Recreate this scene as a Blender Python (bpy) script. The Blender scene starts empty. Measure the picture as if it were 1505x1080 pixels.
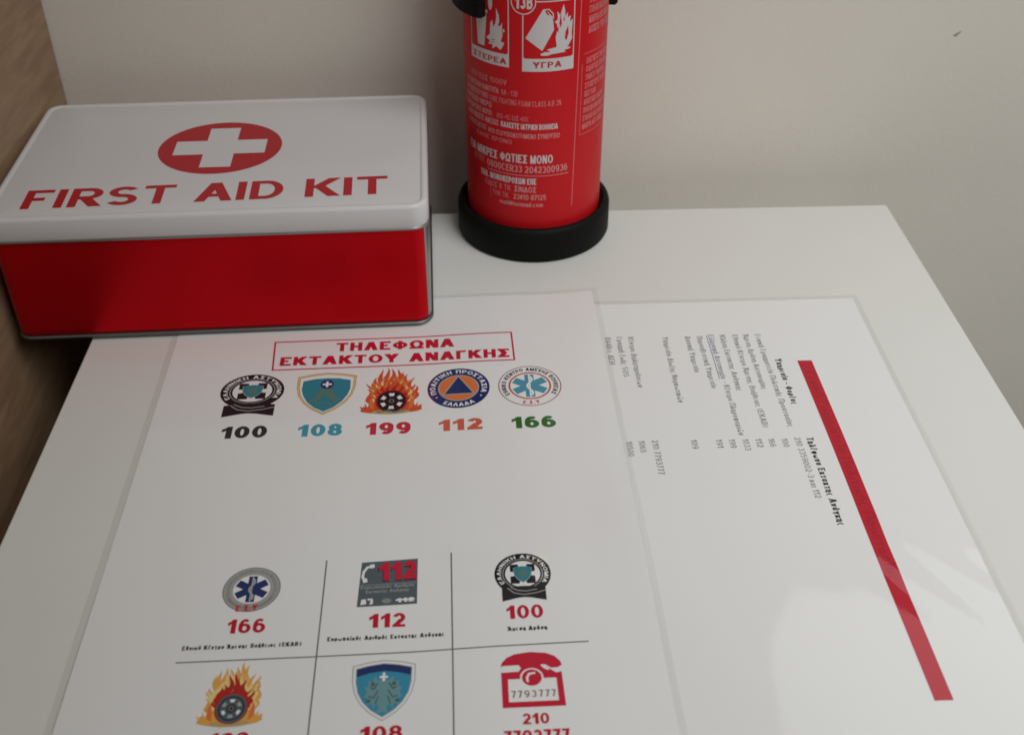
import bpy, bmesh, math, random
from mathutils import Vector, Matrix
from mathutils.geometry import tessellate_polygon
random.seed(7)
R = math.radians
scn = bpy.context.scene
col = scn.collection
# ------------------------------------------------------------------ camera
YAW, PITCH, ROLL = 0.03425, 0.64863, -0.00256
fw = Vector((math.sin(YAW)*math.cos(PITCH), math.cos(YAW)*math.cos(PITCH), -math.sin(PITCH)))
rt = Vector((math.cos(YAW), -math.sin(YAW), 0)); up = rt.cross(fw)
r2 = math.cos(ROLL)*rt + math.sin(ROLL)*up; u2 = -math.sin(ROLL)*rt + math.cos(ROLL)*up
cd = bpy.data.cameras.new('camera'); cam = bpy.data.objects.new('camera', cd); col.objects.link(cam)
M = Matrix((r2, u2, -fw)).transposed().to_4x4(); M.translation = Vector((-0.00075, -0.58198, 0.32652))
cam.matrix_world = M
cd.sensor_fit = 'HORIZONTAL'; cd.sensor_width = 36; cd.lens = 36*1651.8/1505
cd.clip_start = 0.01; cd.clip_end = 50
cd.dof.use_dof = True; cd.dof.focus_distance = 0.50; cd.dof.aperture_fstop = 13
scn.camera = cam
# ------------------------------------------------------------------ light
w = bpy.data.worlds.new('World'); scn.world = w; w.use_nodes = True
bg = w.node_tree.nodes['Background']; bg.inputs[0].default_value = (0.93, 0.97, 1.0, 1); bg.inputs[1].default_value = 0.065
def area(name, loc, target, sx, sy, power, color, spread=180):
    d = bpy.data.lights.new(name, 'AREA'); d.shape = 'RECTANGLE'; d.size = sx; d.size_y = sy; d.energy = power; d.color = color; d.spread = R(spread)
    o = bpy.data.objects.new(name, d); col.objects.link(o); o.location = loc
    o.rotation_euler = (Vector(target) - Vector(loc)).to_track_quat('-Z', 'Y').to_euler()
    return o
area('window_light', (0.52, -0.62, 0.86), (0.27, -0.12, 0.03), 0.75, 0.75, 1.9, (1.0, 1.0, 0.98), 78)
area('far_window_light', (0.46, 0.0, 0.60), (0.46, -1, 0.60), 0.46, 0.52, 0.95, (0.92, 0.97, 1.0))
scn.view_settings.view_transform = 'Standard'; scn.view_settings.look = 'None'
scn.cycles.filter_width = 1.7
scn.view_settings.exposure = 0.30; scn.view_settings.gamma = 1
# ------------------------------------------------------------------ materials
def mat(name, color, rough=0.5, coat=0.0, coat_rough=0.06, metal=0.0, spec=0.5, mott=0.0, mscale=60, bump=0.0, bscale=300, bdist=0.0002):
    m = bpy.data.materials.new(name); m.use_nodes = True
    nt = m.node_tree; b = nt.nodes['Principled BSDF']
    b.inputs['Base Color'].default_value = (*color, 1); b.inputs['Roughness'].default_value = rough
    b.inputs['Metallic'].default_value = metal; b.inputs['Specular IOR Level'].default_value = spec
    b.inputs['Coat Weight'].default_value = coat; b.inputs['Coat Roughness'].default_value = coat_rough
    geo = nt.nodes.new('ShaderNodeNewGeometry')
    if mott:
        n = nt.nodes.new('ShaderNodeTexNoise'); n.inputs['Scale'].default_value = mscale; n.inputs['Detail'].default_value = 5
        nt.links.new(geo.outputs['Position'], n.inputs['Vector'])
        cr = nt.nodes.new('ShaderNodeMix'); cr.data_type = 'RGBA'
        cr.inputs[6].default_value = (*[c*(1-mott) for c in color], 1); cr.inputs[7].default_value = (*[min(1, c*(1+mott)) for c in color], 1)
        nt.links.new(n.outputs['Fac'], cr.inputs[0]); nt.links.new(cr.outputs[2], b.inputs['Base Color'])
        mr = nt.nodes.new('ShaderNodeMapRange'); mr.inputs[3].default_value = max(0, rough-0.06); mr.inputs[4].default_value = min(1, rough+0.06)
        nt.links.new(n.outputs['Fac'], mr.inputs[0]); nt.links.new(mr.outputs[0], b.inputs['Roughness'])
    if bump:
        n2 = nt.nodes.new('ShaderNodeTexNoise'); n2.inputs['Scale'].default_value = bscale; n2.inputs['Detail'].default_value = 3
        nt.links.new(geo.outputs['Position'], n2.inputs['Vector'])
        bp = nt.nodes.new('ShaderNodeBump'); bp.inputs['Strength'].default_value = bump; bp.inputs['Distance'].default_value = bdist
        nt.links.new(n2.outputs['Fac'], bp.inputs['Height']); nt.links.new(bp.outputs[0], b.inputs['Normal'])
        if coat: nt.links.new(bp.outputs[0], b.inputs['Coat Normal'])
    return m
def wood_mat(name):
    m = mat(name, (0.2, 0.12, 0.07), 0.55)
    nt = m.node_tree; b = nt.nodes['Principled BSDF']; geo = [n for n in nt.nodes if n.type == 'NEW_GEOMETRY'][0]
    mp = nt.nodes.new('ShaderNodeMapping'); mp.inputs['Rotation'].default_value = (R(-38), 0, 0); mp.inputs['Scale'].default_value = (8, 12, 80)
    nt.links.new(geo.outputs['Position'], mp.inputs[0])
    n = nt.nodes.new('ShaderNodeTexNoise'); n.inputs['Scale'].default_value = 2.2; n.inputs['Detail'].default_value = 6; n.inputs['Distortion'].default_value = 0.6
    nt.links.new(mp.outputs[0], n.inputs['Vector'])
    cr = nt.nodes.new('ShaderNodeValToRGB'); e = cr.color_ramp.elements
    e[0].position = 0.36; e[0].color = (0.280, 0.175, 0.103, 1); e[1].position = 0.64; e[1].color = (0.36, 0.238, 0.142, 1)
    nt.links.new(n.outputs['Fac'], cr.inputs[0]); nt.links.new(cr.outputs[0], b.inputs['Base Color'])
    bp = nt.nodes.new('ShaderNodeBump'); bp.inputs['Strength'].default_value = 0.25; bp.inputs['Distance'].default_value = 0.0004
    nt.links.new(n.outputs['Fac'], bp.inputs['Height']); nt.links.new(bp.outputs[0], b.inputs['Normal'])
    return m
def ink(name, c): return mat(name, c, 0.6, 0.7, 0.06, spec=0.06)
MAT = {
    'wall': mat('painted_plaster', (0.70, 0.665, 0.595), 0.75, mott=0.035, mscale=14, bump=0.4, bscale=380, bdist=0.0003),
    'floor': mat('dark_floor', (0.10, 0.085, 0.07), 0.6, mott=0.2, mscale=10),
    'wood': wood_mat('wood_veneer'),
    'table': mat('white_melamine', (0.645, 0.645, 0.62), 0.5, spec=0.3, mott=0.02, mscale=25, bump=0.12, bscale=160, bdist=0.00015),
    'tin_white': mat('white_tin_paint', (0.62, 0.605, 0.612), 0.42, 0.2, 0.2, spec=0.3, mott=0.015, mscale=30, bump=0.06, bscale=90, bdist=0.0002),
    'tin_red': mat('red_tin_paint', (0.56, 0.004, 0.010), 0.34, 0.0, metal=0.65, spec=0.10, mott=0.06, mscale=30, bump=0.25, bscale=16, bdist=0.0012),
    'tin_grey': mat('grey_tin', (0.40, 0.40, 0.39), 0.42, metal=1.0, mott=0.05),
    'tin_ink': mat('red_tin_ink', (0.42, 0.010, 0.018), 0.42, 0.2, 0.2, spec=0.2),
    'ext_red': mat('red_lacquer', (0.54, 0.008, 0.013), 0.45, 0.05, 0.2, spec=0.18, mott=0.04, mscale=30, bump=0.03, bscale=80, bdist=0.0002),
    'ext_dkred': mat('red_print', (0.45, 0.02, 0.03), 0.4),
    'ext_white': mat('white_print', (0.58, 0.55, 0.55), 0.42),
    'ext_pink': mat('thin_white_print', (0.62, 0.27, 0.27), 0.42),
    'ext_faint': mat('fine_white_print', (0.62, 0.17, 0.175), 0.42),
    'plastic': mat('black_plastic', (0.005, 0.005, 0.0045), 0.6, spec=0.12, mott=0.15, mscale=200),
    'tin_rim': mat('dull_tin_rim', (0.20, 0.20, 0.195), 0.5, metal=1.0, mott=0.1),
    'brass': mat('brass', (0.6, 0.42, 0.16), 0.3, metal=1.0), 'steel': mat('steel', (0.5, 0.5, 0.5), 0.3, metal=1.0),
    'paper': mat('laminated_paper', (0.71, 0.712, 0.708), 0.6, 0.7, 0.06, spec=0.06, mott=0.008, mscale=20),
    'film': None,
    'red': ink('red_ink', (0.48, 0.010, 0.035)), 'dred': ink('deep_red_ink', (0.44, 0.006, 0.022)), 'barink': ink('bar_lettering_ink', (0.33, 0.006, 0.020)), 'black': ink('black_ink', (0.018, 0.014, 0.018)),
    'grey': ink('grey_ink', (0.17, 0.175, 0.165)), 'lgrey': ink('light_grey_ink', (0.30, 0.30, 0.285)), 'mgrey': ink('mid_grey_ink', (0.22, 0.22, 0.21)), 'line': ink('line_ink', (0.13, 0.13, 0.14)),
    'white': ink('white_ink', (0.71, 0.712, 0.708)), 'teal': ink('teal_ink', (0.025, 0.20, 0.26)), 'blue': ink('blue_ink', (0.035, 0.23, 0.36)),
    'cyan': ink('cyan_ink', (0.04, 0.27, 0.36)), 'navy': ink('navy_ink', (0.014, 0.03, 0.12)), 'gold': ink('gold_ink', (0.45, 0.31, 0.12)), 'olive': ink('olive_ink', (0.09, 0.18, 0.16)),
    'orange': ink('orange_ink', (0.62, 0.16, 0.05)), 'flame': ink('flame_ink', (0.56, 0.085, 0.03)), 'amber': ink('amber_ink', (0.66, 0.34, 0.07)), 'yellow': ink('yellow_ink', (0.72, 0.55, 0.22)), 'blood': ink('dark_flame_ink', (0.38, 0.02, 0.015)),
    'green': ink('green_ink', (0.025, 0.13, 0.025)), 'coral': ink('coral_ink', (0.55, 0.10, 0.06)), 'slate': ink('slate_ink', (0.075, 0.10, 0.115)), 'silver': ink('silver_ink', (0.33, 0.34, 0.33)), 'brown': ink('brown_ink', (0.20, 0.08, 0.075)), 'steelblue': ink('steel_blue_ink', (0.06, 0.27, 0.37)), 'emblemgrey': ink('emblem_grey_ink', (0.13, 0.27, 0.29)),
    'link': ink('link_ink', (0.17, 0.17, 0.24)),
    'chip': mat('wall_dent', (0.33, 0.30, 0.26), 0.8),
}
def film_mat():
    m = bpy.data.materials.new('clear_film'); m.use_nodes = True; nt = m.node_tree; nt.nodes.clear()
    o = nt.nodes.new('ShaderNodeOutputMaterial'); t = nt.nodes.new('ShaderNodeBsdfTransparent'); t.inputs[0].default_value = (0.968, 0.968, 0.960, 1)
    g = nt.nodes.new('ShaderNodeBsdfGlossy'); g.inputs['Roughness'].default_value = 0.3; g.inputs[0].default_value = (0.5, 0.5, 0.5, 1); mx = nt.nodes.new('ShaderNodeMixShader')
    mx.inputs[0].default_value = 0.04; nt.links.new(t.outputs[0], mx.inputs[1]); nt.links.new(g.outputs[0], mx.inputs[2]); nt.links.new(mx.outputs[0], o.inputs[0])
    return m
MAT['film'] = film_mat()
# ------------------------------------------------------------------ object helpers
def tag(o, label=None, cat=None, kind=None):
    if label: o['label'] = label
    if cat: o['category'] = cat
    if kind: o['kind'] = kind
    return o
def thing(name, label, cat, loc=(0, 0, 0), rz=0):
    o = bpy.data.objects.new(name, None); col.objects.link(o); o.location = loc; o.rotation_euler = (0, 0, rz); o.empty_display_size = 0.02
    return tag(o, label, cat)
def obj(name, verts, faces, mats, parent=None, smooth=False, mi=None):
    me = bpy.data.meshes.new(name); me.from_pydata([tuple(v) for v in verts], [], faces); 
    for m in (mats if isinstance(mats, list) else [mats]): me.materials.append(m)
    if mi: me.polygons.foreach_set('material_index', mi)
    if smooth: me.polygons.foreach_set('use_smooth', [True]*len(me.polygons))
    me.update()
    o = bpy.data.objects.new(name, me); col.objects.link(o)
    if parent: o.parent = parent
    return o
def bevel(o, wdt, seg=3):
    b = o.modifiers.new('bevel', 'BEVEL'); b.width = wdt; b.segments = seg; b.limit_method = 'ANGLE'; b.angle_limit = R(35)
    o.data.polygons.foreach_set('use_smooth', [True]*len(o.data.polygons))
    n = o.modifiers.new('wn', 'WEIGHTED_NORMAL'); n.keep_sharp = True
    return o
def box(name, a, b, m, parent=None, bev=0):
    x0, y0, z0 = a; x1, y1, z1 = b
    v = [(x0,y0,z0),(x1,y0,z0),(x1,y1,z0),(x0,y1,z0),(x0,y0,z1),(x1,y0,z1),(x1,y1,z1),(x0,y1,z1)]
    f = [(3,2,1,0),(4,5,6,7),(0,1,5,4),(1,2,6,5),(2,3,7,6),(3,0,4,7)]
    o = obj(name, v, f, m, parent)
    return bevel(o, bev) if bev else o
def loops(name, rings, m, parent=None, close=(True, True), mi=None, smooth=True):
    n = len(rings[0]); v = [p for r in rings for p in r]; f = []; idx = []
    for i in range(len(rings)-1):
        for j in range(n):
            k = (j+1) % n; f.append((i*n+j, i*n+k, (i+1)*n+k, (i+1)*n+j)); idx.append(mi[i] if mi else 0)
    if close[0]: f.append(tuple(range(n))[::-1]); idx.append(mi[0] if mi else 0)
    if close[1]: f.append(tuple((len(rings)-1)*n+j for j in range(n))); idx.append(mi[-1] if mi else 0)
    o = obj(name, v, f, m, parent, smooth, idx if mi else None)
    return o
def sharp(o, ang=40):
    bm = bmesh.new(); bm.from_mesh(o.data)
    for e in bm.edges:
        if len(e.link_faces) == 2 and e.calc_face_angle(0) > R(ang): e.smooth = False
    bm.to_mesh(o.data); bm.free(); return o
def circ(r, z, n=96, cx=0, cy=0): return [(cx+r*math.cos(2*math.pi*i/n), cy+r*math.sin(2*math.pi*i/n), z) for i in range(n)]
def lathe(name, prof, m, parent=None, n=96, close=(True, True)): return sharp(loops(name, [circ(r, z, n) for r, z in prof], m, parent, close), 50)
def rrect(x0, y0, x1, y1, r, z, seg=10):
    out = []
    for cx, cy, a0 in ((x1-r, y0+r, -90), (x1-r, y1-r, 0), (x0+r, y1-r, 90), (x0+r, y0+r, 180)):
        for i in range(seg+1):
            a = R(a0+90*i/seg); out.append((cx+r*math.cos(a), cy+r*math.sin(a), z))
    return out
# ------------------------------------------------------------------ vector lettering: each glyph is a set of strokes on a 0..1 grid
GL = {
 'A': (.82, 'l 0 0 .5 1;l 1 0 .5 1;l .18 .28 .82 .28'), 'B': (.72, 'l 0 0 0 1;l 0 1 .55 1;l 0 .53 .6 .53;l 0 0 .6 0;a .55 .765 .4 .235 90 -90;a .6 .265 .4 .265 90 -90'),
 'C': (.78, 'a .5 .5 .5 .5 45 315'), 'D': (.76, 'l 0 0 0 1;l 0 1 .45 1;l 0 0 .45 0;a .45 .5 .55 .5 90 -90'), 'E': (.66, 'l 0 0 0 1;l 0 1 1 1;l 0 .52 .9 .52;l 0 0 1 0'),
 'F': (.62, 'l 0 0 0 1;l 0 1 1 1;l 0 .5 .88 .5'), 'G': (.8, 'a .5 .5 .5 .5 45 350;l .55 .42 1 .42'), 'H': (.74, 'l 0 0 0 1;l 1 0 1 1;l 0 .52 1 .52'), 'I': (.2, 'l .5 0 .5 1'),
 'J': (.56, 'l 1 .3 1 1;a .5 .3 .5 .3 180 360'), 'K': (.78, 'l 0 0 0 1;l .22 .45 1 1;l .36 .60 1 0'), 'L': (.6, 'l 0 0 0 1;l 0 0 1 0'), 'M': (.9, 'l 0 0 0 1;l 1 0 1 1;l 0 1 .5 0;l 1 1 .5 0'),
 'N': (.76, 'l 0 0 0 1;l 1 0 1 1;l 0 1 1 0'), 'O': (.84, 'a .5 .5 .5 .5 0 360'), 'P': (.68, 'l 0 0 0 1;l 0 1 .55 1;l 0 .45 .55 .45;a .55 .725 .45 .275 90 -90'),
 'R': (.74, 'l 0 0 0 1;l 0 1 .55 1;l 0 .47 .55 .47;a .55 .735 .42 .265 90 -90;l .45 .47 1 0'), 'S': (.7, 'a .5 .755 .48 .245 30 270;a .5 .255 .5 .255 90 -150'),
 'T': (.72, 'l 0 1 1 1;l .5 0 .5 1'), 'U': (.74, 'l 0 .4 0 1;l 1 .4 1 1;a .5 .4 .5 .4 180 360'), 'V': (.8, 'l .5 0 0 1;l .5 0 1 1'), 'X': (.8, 'l 0 0 1 1;l 0 1 1 0'), 'Y': (.8, 'l .5 0 .5 .5;l .5 .42 0 1;l .5 .42 1 1'), 'Z': (.7, 'l 0 1 1 1;l 0 0 1 0;l 0 0 1 1'),
 'Γ': (.6, 'l 0 0 0 1;l 0 1 1 1'), 'Δ': (.82, 'l 0 0 .5 1;l 1 0 .5 1;l 0 0 1 0'), 'Θ': (.84, 'a .5 .5 .5 .5 0 360;l .28 .5 .72 .5'), 'Λ': (.8, 'l 0 0 .5 1;l 1 0 .5 1'), 'Π': (.74, 'l 0 0 0 1;l 1 0 1 1;l 0 1 1 1'),
 'Σ': (.68, 'l 0 1 1 1;l 0 0 1 0;l 0 1 .6 .5;l 0 0 .6 .5'), 'Φ': (.9, 'l .5 0 .5 1;a .5 .5 .5 .33 0 360'), 'Ω': (.86, 'a .5 .56 .5 .44 -60 240;l 0 0 .34 0;l .66 0 1 0;l .28 0 .28 .2;l .72 0 .72 .2'), 'Ξ': (.66, 'l 0 1 1 1;l .1 .5 .9 .5;l 0 0 1 0'),
 '0': (.74, 'a .5 .5 .5 .5 0 360'), '1': (.46, 'l .8 0 .8 1;l .8 1 .05 .64'), '①': (.52, 'p .40 0 .97 0 .97 1 .62 1 .40 .84;p 0 .53 .40 .66 .40 .84 .62 1 .48 .98 .30 .86 0 .77'), '2': (.70, 'a .5 .7 .48 .3 165 -40;l .88 .58 .20 .10;l 0 0 1 0'), '3': (.70, 'a .48 .755 .45 .245 160 -90;a .48 .265 .52 .265 90 -155'), '4': (.66, 'l .75 0 .75 1;l .75 1 0 .26;l 0 .26 1 .26'),
 '5': (.70, 'l .1 1 .95 1;l .1 .5 .14 1;a .47 .32 .53 .32 140 -150'), '6': (.73, 'a .5 .31 .5 .31 0 360;a .5 .5 .5 .5 50 185'), '7': (.6, 'l 0 1 1 1;l 1 1 .35 0'), '8': (.73, 'a .5 .76 .43 .24 0 360;a .5 .26 .5 .26 0 360'), '9': (.73, 'a .5 .69 .5 .31 0 360;a .5 .5 .5 .5 -130 5'),
 'α': (.62, 'a .42 .34 .42 .34 0 360;l .84 .12 .84 .68;l .84 .06 1 .02'), 'β': (.58, 'l 0 -.25 0 .8;a .45 .76 .42 .24 180 -90;a .45 .26 .5 .26 90 -120'), 'γ': (.56, 'l .5 -.25 .5 .1;l .5 .1 0 .68;l .5 .1 1 .68'), 'δ': (.58, 'a .5 .33 .5 .33 0 360;l .5 .66 .2 .9;l .2 .97 .9 .97'),
 'ε': (.48, 'a .5 .51 .44 .17 50 270;a .5 .17 .5 .17 90 310'), 'ζ': (.5, 'l .1 1 .9 1;l .9 1 .1 .35;a .5 .25 .4 .25 180 270;l .5 0 .8 -.2'), 'η': (.56, 'l 0 0 0 .68;a .5 .4 .5 .28 180 0;l 1 -.25 1 .4'), 'θ': (.56, 'a .5 .5 .5 .5 0 360;l .2 .5 .8 .5'), 'ι': (.2, 'l .5 0 .5 .68'),
 'κ': (.56, 'l 0 0 0 .68;l .2 .3 1 .68;l .36 .40 1 0'), 'λ': (.6, 'l .5 .62 0 0;l .2 1 1 0'), 'μ': (.6, 'l 0 -.25 0 .68;l 1 0 1 .68;a .5 .28 .5 .28 180 360'), 'ν': (.56, 'l .5 0 0 .68;l .5 0 1 .68'), 'ο': (.6, 'a .5 .34 .5 .34 0 360'), 'π': (.64, 'l 0 .68 1 .68;l .22 0 .22 .68;l .78 0 .78 .68'),
 'ρ': (.58, 'l 0 -.25 0 .34;a .5 .34 .5 .34 0 360'), 'σ': (.62, 'a .45 .34 .45 .34 0 360;l .45 .68 1 .68'), 'ς': (.5, 'a .5 .34 .5 .34 60 270;l .5 0 .8 -.2'), 'τ': (.5, 'l 0 .68 1 .68;l .5 0 .5 .68'), 'υ': (.56, 'l 0 .3 0 .68;l 1 .3 1 .68;a .5 .3 .5 .3 180 360'), 'φ': (.7, 'l .5 -.25 .5 .75;a .5 .34 .5 .34 0 360'), 'χ': (.58, 'l 0 -.2 1 .68;l 0 .68 1 -.2'), 'ω': (.76, 'a .25 .3 .25 .3 120 360;a .75 .3 .25 .3 180 420'),
 'ξ': (.5, 'l .1 1 .9 1;a .55 .76 .4 .2 90 270;a .5 .28 .5 .28 90 270;l .5 0 .8 -.2'), 'ψ': (.7, 'l .5 -.25 .5 .9;a .5 .4 .5 .3 180 360'),
 'a': (.58, 'a .45 .34 .45 .34 0 360;l 1 0 1 .68'), 'c': (.54, 'a .5 .34 .5 .34 50 310'), 'e': (.56, 'a .5 .34 .5 .34 0 315;l .1 .34 .95 .34'), 'h': (.56, 'l 0 0 0 1;a .5 .4 .5 .28 180 0;l 1 0 1 .4'), 'i': (.2, 'l .5 0 .5 .68;l .5 .85 .5 .97'), 'l': (.2, 'l .5 0 .5 1'), 'm': (.86, 'l 0 0 0 .68;l .5 0 .5 .4;l 1 0 1 .4;a .25 .4 .25 .28 180 0;a .75 .4 .25 .28 180 0'), 'n': (.56, 'l 0 0 0 .68;a .5 .4 .5 .28 180 0;l 1 0 1 .4'), 'o': (.6, 'a .5 .34 .5 .34 0 360'), 't': (.4, 'l .45 0 .45 .95;l 0 .68 1 .68'), '@': (.9, 'a .5 .45 .5 .5 -40 300;a .5 .45 .22 .25 0 360'),
 '(': (.3, 'a 1 .45 .9 .65 120 240'), ')': (.3, 'a 0 .45 .9 .65 60 -60'), '-': (.4, 'l 0 .38 1 .38'), '.': (.18, 'l .5 0 .5 .1'), ',': (.18, 'l .6 .1 .3 -.15'), ':': (.18, 'l .5 0 .5 .12;l .5 .55 .5 .67'), '/': (.45, 'l 0 0 1 1'), '%': (.8, 'l .15 0 .85 1;a .2 .8 .2 .2 0 360;a .8 .2 .2 .2 0 360'), '+': (.6, 'l 0 .45 1 .45;l .5 .15 .5 .75'),
}
for a, b in zip('ΑΒΕΖΗΙΚΜΝΟΡΤΥΧ', 'ABEZHIKMNOPTYX'): GL[a] = GL[b]
for a, b in zip('άέήίόύώϊ', 'αεηιουωι'): GL[a] = (GL[b][0], GL[b][1] + ';l .45 .8 .65 1')
for a, b in zip('ΆΈ', 'ΑΕ'): GL[a] = (GL[b][0], GL[b][1] + ';l -.12 .8 -.02 1')
def stroke_polys(g, wv, wh, W):
    """quads for one glyph of cap height 1 and width W"""
    out = []
    X = lambda s: wv/2 + s*(W-wv); Y = lambda s: wh/2 + s*(1-wh)
    for st in g.split(';'):
        p = st.split(); k = p[0]; v = [float(q) for q in p[1:]]
        if k == 'p':
            out.append([(v[i]*W, v[i+1]) for i in range(0, len(v), 2)]); continue
        if k == 'l':
            x0, y0, x1, y1 = X(v[0]), Y(v[1]), X(v[2]), Y(v[3]); dx, dy = x1-x0, y1-y0; L = math.hypot(dx, dy) or 1e-6
            if abs(dy) > .45*abs(dx):
                for e in (0, 1):
                    s = v[1+2*e]
                    if s in (0, 1):
                        yy = float(s)
                        if e == 0: y0 = yy
                        else: y1 = yy
                dx, dy = x1-x0, y1-y0; h = min((wv + wh*abs(dx/dy))/2, wv*.72) if abs(dx) > .05*W else wv/2
                q = [(x0-h, y0), (x0+h, y0), (x1+h, y1), (x1-h, y1)]
            else:
                for e in (0, 1):
                    s = v[2*e]
                    if s in (0, 1) and abs(dy) < .01:
                        if e == 0: x0 = s*W
                        else: x1 = s*W
                h = wh/2
                q = [(x0, y0-h), (x0, y0+h), (x1, y1+h), (x1, y1-h)]
            out.append(q)
        else:
            cx, cy, rx, ry, a0, a1 = v; cx, cy = X(cx), Y(cy); rx *= (W-wv); ry *= (1-wh); n = max(6, int(abs(a1-a0)/15))
            pts = []
            for i in range(n+1):
                a = R(a0+(a1-a0)*i/n); nx, ny = math.cos(a), math.sin(a)
                pts.append(((cx+(rx-wv/2)*nx, cy+(ry-wh/2)*ny), (cx+(rx+wv/2)*nx, cy+(ry+wh/2)*ny)))
            for i in range(n): out.append([pts[i][0], pts[i][1], pts[i+1][1], pts[i+1][0]])
    return out
class Print:
    """flat print gathered as small polygons; build() maps it onto a surface"""
    def __init__(s): s.p = []                                      # (poly, mat key, layer)
    def fill(s, pts, m, layer=0):
        if len(pts) <= 4 and len(pts) > 2 and len(pts) != 4: s.p.append((pts, m, layer)); return s
        tri = tessellate_polygon([[Vector((x, y, 0)) for x, y in pts]])
        for t in tri: s.p.append(([pts[i] for i in t], m, layer))
        return s
    def line(s, pts, wdt, m, layer=0, closed=False):
        q = list(pts) + ([pts[0]] if closed else [])
        for i in range(len(q)-1):
            (x0, y0), (x1, y1) = q[i], q[i+1]; L = math.hypot(x1-x0, y1-y0) or 1e-9; ux, uy = (x1-x0)/L*wdt/2, (y1-y0)/L*wdt/2
            e = 1 if closed or 0 < i else 0; f = 1 if closed else 0
            s.p.append(([(x0-ux*e+uy, y0-uy*e-ux), (x1+ux*f+uy, y1+uy*f-ux), (x1+ux*f-uy, y1+uy*f+ux), (x0-ux*e-uy, y0-uy*e+ux)], m, layer + i*.02))
        return s
    def ell(s, cx, cy, rx, ry, m, layer=0, n=40, r0=0, a0=0, a1=360):
        P = [(math.cos(R(a0+(a1-a0)*i/n)), math.sin(R(a0+(a1-a0)*i/n))) for i in range(n+1)]
        for i in range(n):
            (c0, s0), (c1, s1) = P[i], P[i+1]
            if r0: s.p.append(([(cx+rx*r0*c0, cy+ry*r0*s0), (cx+rx*c0, cy+ry*s0), (cx+rx*c1, cy+ry*s1), (cx+rx*r0*c1, cy+ry*r0*s1)], m, layer))
            else: s.p.append(([(cx, cy), (cx+rx*c0, cy+ry*s0), (cx+rx*c1, cy+ry*s1)], m, layer))
        return s
    def glyphs(s, t, wv, wh, gap, space, serif=False):
        x = 0; out = []
        for ch in t:
            if ch == ' ': x += space; continue
            W, g = GL['①' if ch == '1' and wv > .21 else ch]; W = max(W, wv) if W < .3 else max(W, wv*1.9)
            sp = stroke_polys(g, wv, wh, W)
            if serif:
                for st in g.split(';'):
                    p = st.split()
                    if p[0] == 'l' and abs(float(p[1])-float(p[3])) < .6 and abs(float(p[2])-float(p[4])) > .3:
                        for k in (1, 3):
                            px, py = wv/2+float(p[k])*(W-wv), float(p[k+1])
                            if py in (0, 1, .68): sp.append([(px-wv*.95, max(0, py-.07)), (px+wv*.95, max(0, py-.07)), (px+wv*.95, max(.07, py)), (px-wv*.95, max(.07, py))])
            out.append((x, sp)); x += W + gap
        return out, x - gap
    def text(s, t, x0, y0, x1, y1, h, m, wv=.16, wh=.14, gap=.14, space=.42, layer=1, slant=0, serif=False):
        G, tot = s.glyphs(t, wv, wh, gap, space, serif)
        L = math.hypot(x1-x0, y1-y0); ux, uy = (x1-x0)/L, (y1-y0)/L; sx = L/tot
        k = 0
        for gx, polys in G:
            for i, q in enumerate(polys):
                P = []
                for (a, b) in q:
                    a2 = (gx+a)*sx + slant*b*h; b2 = b*h; P.append((x0+ux*a2-uy*b2, y0+uy*a2+ux*b2))
                s.p.append((P, m, layer + (i % 40)*.02))
        return s
    def arc_text(s, t, cx, cy, rx, ry, a0, a1, h, m, wv=.2, wh=.18, layer=2, inward=False):
        G, tot = s.glyphs(t, wv, wh, .2, .5)
        for gx, polys in G:
            for i, q in enumerate(polys):
                P = []
                for (a, b) in q:
                    an = R(a0+(a1-a0)*(gx+a)/tot); k = (b-.5)*h*(-1 if inward else 1)
                    P.append((cx+(rx+k)*math.cos(an), cy+(ry+k)*math.sin(an)))
                s.p.append((P, m, layer + i*.02))
        return s
    def build(s, name, fmap, parent, cut=(5, 5), label=None):
        """fmap(x mm, y mm, lift m) -> xyz; cut: split faces wider than this many mm so they follow a curve"""
        V, F, MI, keys = [], [], [], []
        def clip(poly, ax, c, sgn):
            o = []
            for i in range(len(poly)):
                p, q = poly[i], poly[(i+1) % len(poly)]; a, b = sgn*(p[ax]-c), sgn*(q[ax]-c)
                if a >= 0: o.append(p)
                if (a > 0 > b) or (a < 0 < b):
                    t = a/(a-b); o.append((p[0]+(q[0]-p[0])*t, p[1]+(q[1]-p[1])*t))
            return o
        def split(poly, ax, st):
            lo, hi = min(p[ax] for p in poly), max(p[ax] for p in poly)
            if hi-lo <= st: return [poly]
            out = []; c = math.floor(lo/st)*st
            while c < hi:
                pp = clip(clip(poly, ax, c, 1), ax, c+st, -1)
                if len(pp) > 2: out.append(pp)
                c += st
            return out
        for poly, m, layer in s.p:
            if m not in keys: keys.append(m)
            ps = [poly]
            if cut:
                for ax in (0, 1):
                    if cut[ax]: ps = [r for q in ps for r in split(q, ax, cut[ax])]
            for q in ps:
                A = sum(q[i][0]*q[(i+1) % len(q)][1]-q[(i+1) % len(q)][0]*q[i][1] for i in range(len(q)))
                if abs(A) < 1e-7: continue
                if A < 0: q = q[::-1]
                n = len(V); V += [fmap(x, y, .00006 + layer*.00002) for x, y in q]; F.append(tuple(range(n, n+len(q)))); MI.append(keys.index(m))
        o = obj(name, V, F, [MAT[k] for k in keys], parent, False, MI)
        if label: o['label'] = label
        return o
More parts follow.
